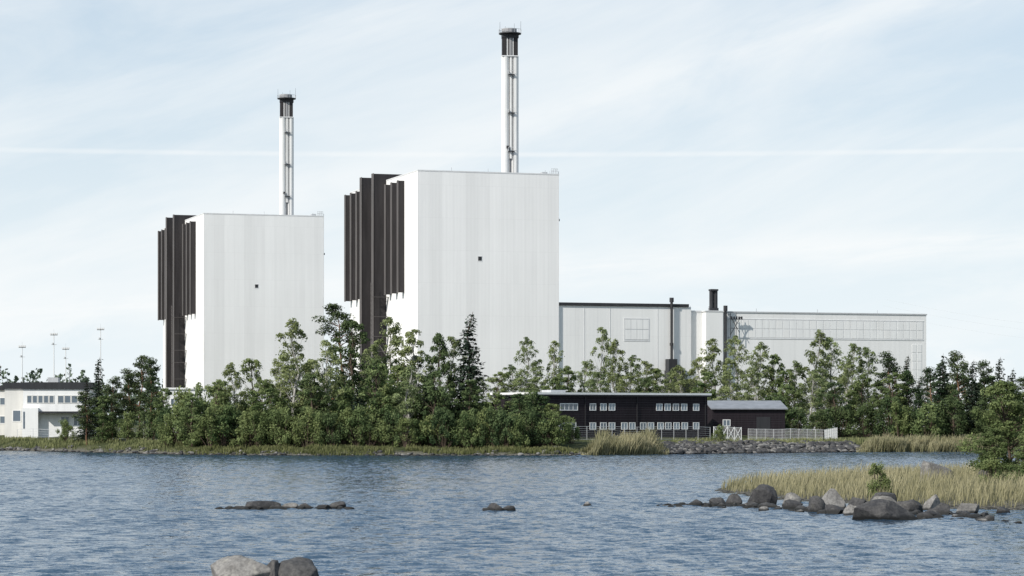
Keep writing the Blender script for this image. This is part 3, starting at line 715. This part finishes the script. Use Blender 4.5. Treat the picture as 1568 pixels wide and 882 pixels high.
E=lowbuilding('long_office_building',-112,510,2,15,12,11.4,'beige','darkroof',[(1+i*2.2,2.2+i*2.2,8.6,9.9) for i in range(6)]+[(1+i*2.2,2.2+i*2.2,5,6.3) for i in range(6)],.9)
lowbuilding('workshop_building',-69.5,521,6,9,12,11.7,'white','white',[(1.5+i*2.4,2.7+i*2.4,8.6,9.8,0,2) for i in range(3)],.35)
lowbuilding('canteen_building',-43,505,3,16,12,9.5,'beige','redroof',[(1+i*2.4,2.4+i*2.4,6.5,8,0,2) for i in range(6)],.5)
lowbuilding('pump_house',-6.5,455,24,7.5,9,8.7,'black','white',[(1,2.4,5,6.4,0,2)],.3)
lowbuilding('small_hut',-60,470,5,3.5,4,6.6,'beige','greyroof',None,.25)

# ------------------------------------------------------------------ fences
def fence(name,pts,h,mat,sp=2.5,wires=6,r=.05,dense=None):
    b=MB()
    for (p,q) in zip(pts[:-1],pts[1:]):
        p=np.array(p,float);q=np.array(q,float); n=max(1,int(np.linalg.norm(q-p)/sp))
        for i in range(n+1):
            c=p+(q-p)*i/n; z=gz(*c); b.tube((c[0],c[1],z-.2),(c[0],c[1],z+h),r,r,mat,4)
            if i<n:
                c2=p+(q-p)*(i+1)/n; z2=gz(*c2)
                for k in range(wires):
                    t=.1+(h-.15)*k/(wires-1); rr=.018 if 0<k<wires-1 else .035
                    b.tube((c[0],c[1],z+t),(c2[0],c2[1],z2+t),rr,rr,mat,3,False)
                if dense:
                    for s in np.arange(0,1,1./dense):
                        e=c+(c2-c)*s; ze=z+(z2-z)*s; b.tube((e[0],e[1],ze+.1),(e[0],e[1],ze+h-.05),.025,.025,mat,3,False)
    return b.obj(name)
fence('wire_fence',[(10.5,441),(34.5,455)],2.3,'steel',2.4,7)
fence('security_fence',[(41.5,459),(55.5,465),(59,474)],2.2,'trim',1.6,5,.05,7)
fence('white_gate',[(35.2,456),(40.2,458)],2.4,'white',1.25,3,.07,6)
b=MB()
for i in range(4):
    x=35.2+i*1.25; y=456+i*.5; z=gz(x,y); b.tube((x,y,z+.1),(x+1.25,y+.5,z+2.4),.06,.06,'white',4); b.tube((x,y,z+2.4),(x+1.25,y+.5,z+.1),.06,.06,'white',4)
b.obj('gate_bracing')
bpy.data.objects['gate_bracing'].parent=bpy.data.objects['white_gate']
fence('wire_fence',[(-92,486),(-76,478),(-60,456)],2.0,'steel',3,5)

# ------------------------------------------------------------------ masts and power lines
def mast(x,y,H,r=.22):
    E=empty('floodlight_mast',(x,y,0)); b=MB(); b.tube((0,0,2),(0,0,H),r,r*.5,'trim',8); b.obj('pole',E)
    b=MB(); b.box(-1.1,1.1,-.12,.12,H-.3,H-.1,'steel'); 
    for k in (-.9,-.3,.3,.9): b.box(k-.22,k+.22,-.4,.1,H-.09,H+.4,'trim')
    b.box(-.8,.8,-.1,.1,H-3.2,H-3.05,'steel'); b.box(-.5,-.1,-.3,.1,H-3.04,H-2.6,'steel')
    b.tube((0,0,H),(0,0,H+1.6),.05,.03,'steel',4); b.obj('lamp_heads',E)
mast(-150,800,27.8); mast(-140.3,800,31.6); mast(-126,800,33.2); mast(-141.8,830,28)
b=MB()
for (z,y) in ((29,700),(27.5,704),(25,700)):
    P=[(100+i*14,y,z+ .0012*(i*14-90)**2-10*.0012*81) for i in range(26)]
    for p,q in zip(P[:-1],P[1:]): b.tube(p,q,.022,.022,'wirefaint',3,False)
b.obj('power_lines')

# ------------------------------------------------------------------ world, sun, camera
sv=Vector((-.74,-.67,0)).normalized(); EL=math.radians(36)
svec=Vector((sv.x*math.cos(EL),sv.y*math.cos(EL),math.sin(EL)))
w=bpy.data.worlds.new('World'); scene.world=w; w.use_nodes=True; nt=w.node_tree; nt.nodes.clear()
out=N(nt,'ShaderNodeOutputWorld'); bg=N(nt,'ShaderNodeBackground'); nt.links.new(bg.outputs[0],out.inputs[0]); bg.inputs[1].default_value=.12
sky=N(nt,'ShaderNodeTexSky',sky_type='NISHITA'); sky.sun_disc=False; sky.sun_elevation=EL; sky.sun_rotation=math.atan2(sv.x,sv.y)%(2*math.pi)
sky.air_density=1.0; sky.dust_density=.5; sky.ozone_density=1.8
tc=N(nt,'ShaderNodeTexCoord').outputs['Generated']; s=N(nt,'ShaderNodeSeparateXYZ'); nt.links.new(tc,s.inputs[0])
az=math_(nt,'ARCTAN2',s.outputs[0],s.outputs[1]); el=s.outputs[2]
def band(c0,slope,width,soft):
    d=math_(nt,'ABSOLUTE',math_(nt,'SUBTRACT',el,math_(nt,'ADD',math_(nt,'MULTIPLY',az,slope),c0)))
    return mapr(nt,d,width,width+soft,1,0)
def cnoise(sx,sy,rot,detail=6,off=0,rough=.6):
    cv=N(nt,'ShaderNodeCombineXYZ'); nt.links.new(az,cv.inputs[0]); nt.links.new(el,cv.inputs[1]); cv.inputs[2].default_value=off
    mp=N(nt,'ShaderNodeMapping'); mp.vector_type='TEXTURE'; nt.links.new(cv.outputs[0],mp.inputs[0]); mp.inputs['Rotation'].default_value=(0,0,rot); mp.inputs['Scale'].default_value=(1/sx,1/sy,1)
    return noise(nt,mp.outputs[0],1,detail,rough,.4).outputs[0]
# horizon haze veil
hz=ramp(nt,el,[(0,(.97,.97,.97)),(.05,(.86,.86,.86)),(.10,(.64,.64,.64)),(.16,(.44,.44,.44)),(.35,(.14,.14,.14))])
blue=mixc(nt,.6,sky.outputs[0],(2.9,4.3,5.9,1))
base=mixc(nt,hz,blue,(7.15,7.8,8.15,1))
c1=mapr(nt,cnoise(5,24,.26,6,1.3),.42,.70,0,.58)
c2=math_(nt,'MULTIPLY',band(.109,.31,.003,.022),mapr(nt,cnoise(14,60,.30,6,4),.3,.6,.15,.6))
c3=math_(nt,'MULTIPLY',band(.1003,.0,.0003,.0010),mapr(nt,cnoise(30,60,0,4,7),.3,.6,.15,.45))
c4=math_(nt,'MULTIPLY',band(.054,.07,.002,.008),mapr(nt,cnoise(12,90,.07,6,9),.35,.6,.1,.8))
c5=math_(nt,'MULTIPLY',mapr(nt,cnoise(16,40,0,5,12),.52,.66,0,.8),mapr(nt,el,.02,.075,1,0))
f=c1
for c in (c2,c3,c4,c5): f=math_(nt,'SUBTRACT',1,math_(nt,'MULTIPLY',math_(nt,'SUBTRACT',1,f),math_(nt,'SUBTRACT',1,c)))
vis=mapr(nt,el,.2,.5,1,.3)
skc=mixc(nt,math_(nt,'MULTIPLY',f,vis),base,(8.0,8.2,8.25,1))
nt.links.new(skc,bg.inputs[0])
sl=bpy.data.lights.new('sun','SUN'); sl.energy=5.0; sl.angle=math.radians(.5); sl.color=(1,.955,.885)
so=bpy.data.objects.new('sun',sl); col.objects.link(so); so.rotation_euler=(-svec).to_track_quat('-Z','Y').to_euler(); so.location=(-100,-100,150)
cam=bpy.data.cameras.new('camera'); co=bpy.data.objects.new('camera',cam); col.objects.link(co); co.location=(0,0,6); co.rotation_euler=(math.radians(90),0,0)
cam.sensor_width=36; cam.lens=4000/1568*36; cam.shift_y=(640-441)/1568; cam.clip_start=1; cam.clip_end=20000
scene.camera=co
scene.view_settings.view_transform='Standard'; scene.view_settings.look='None'; scene.view_settings.exposure=0
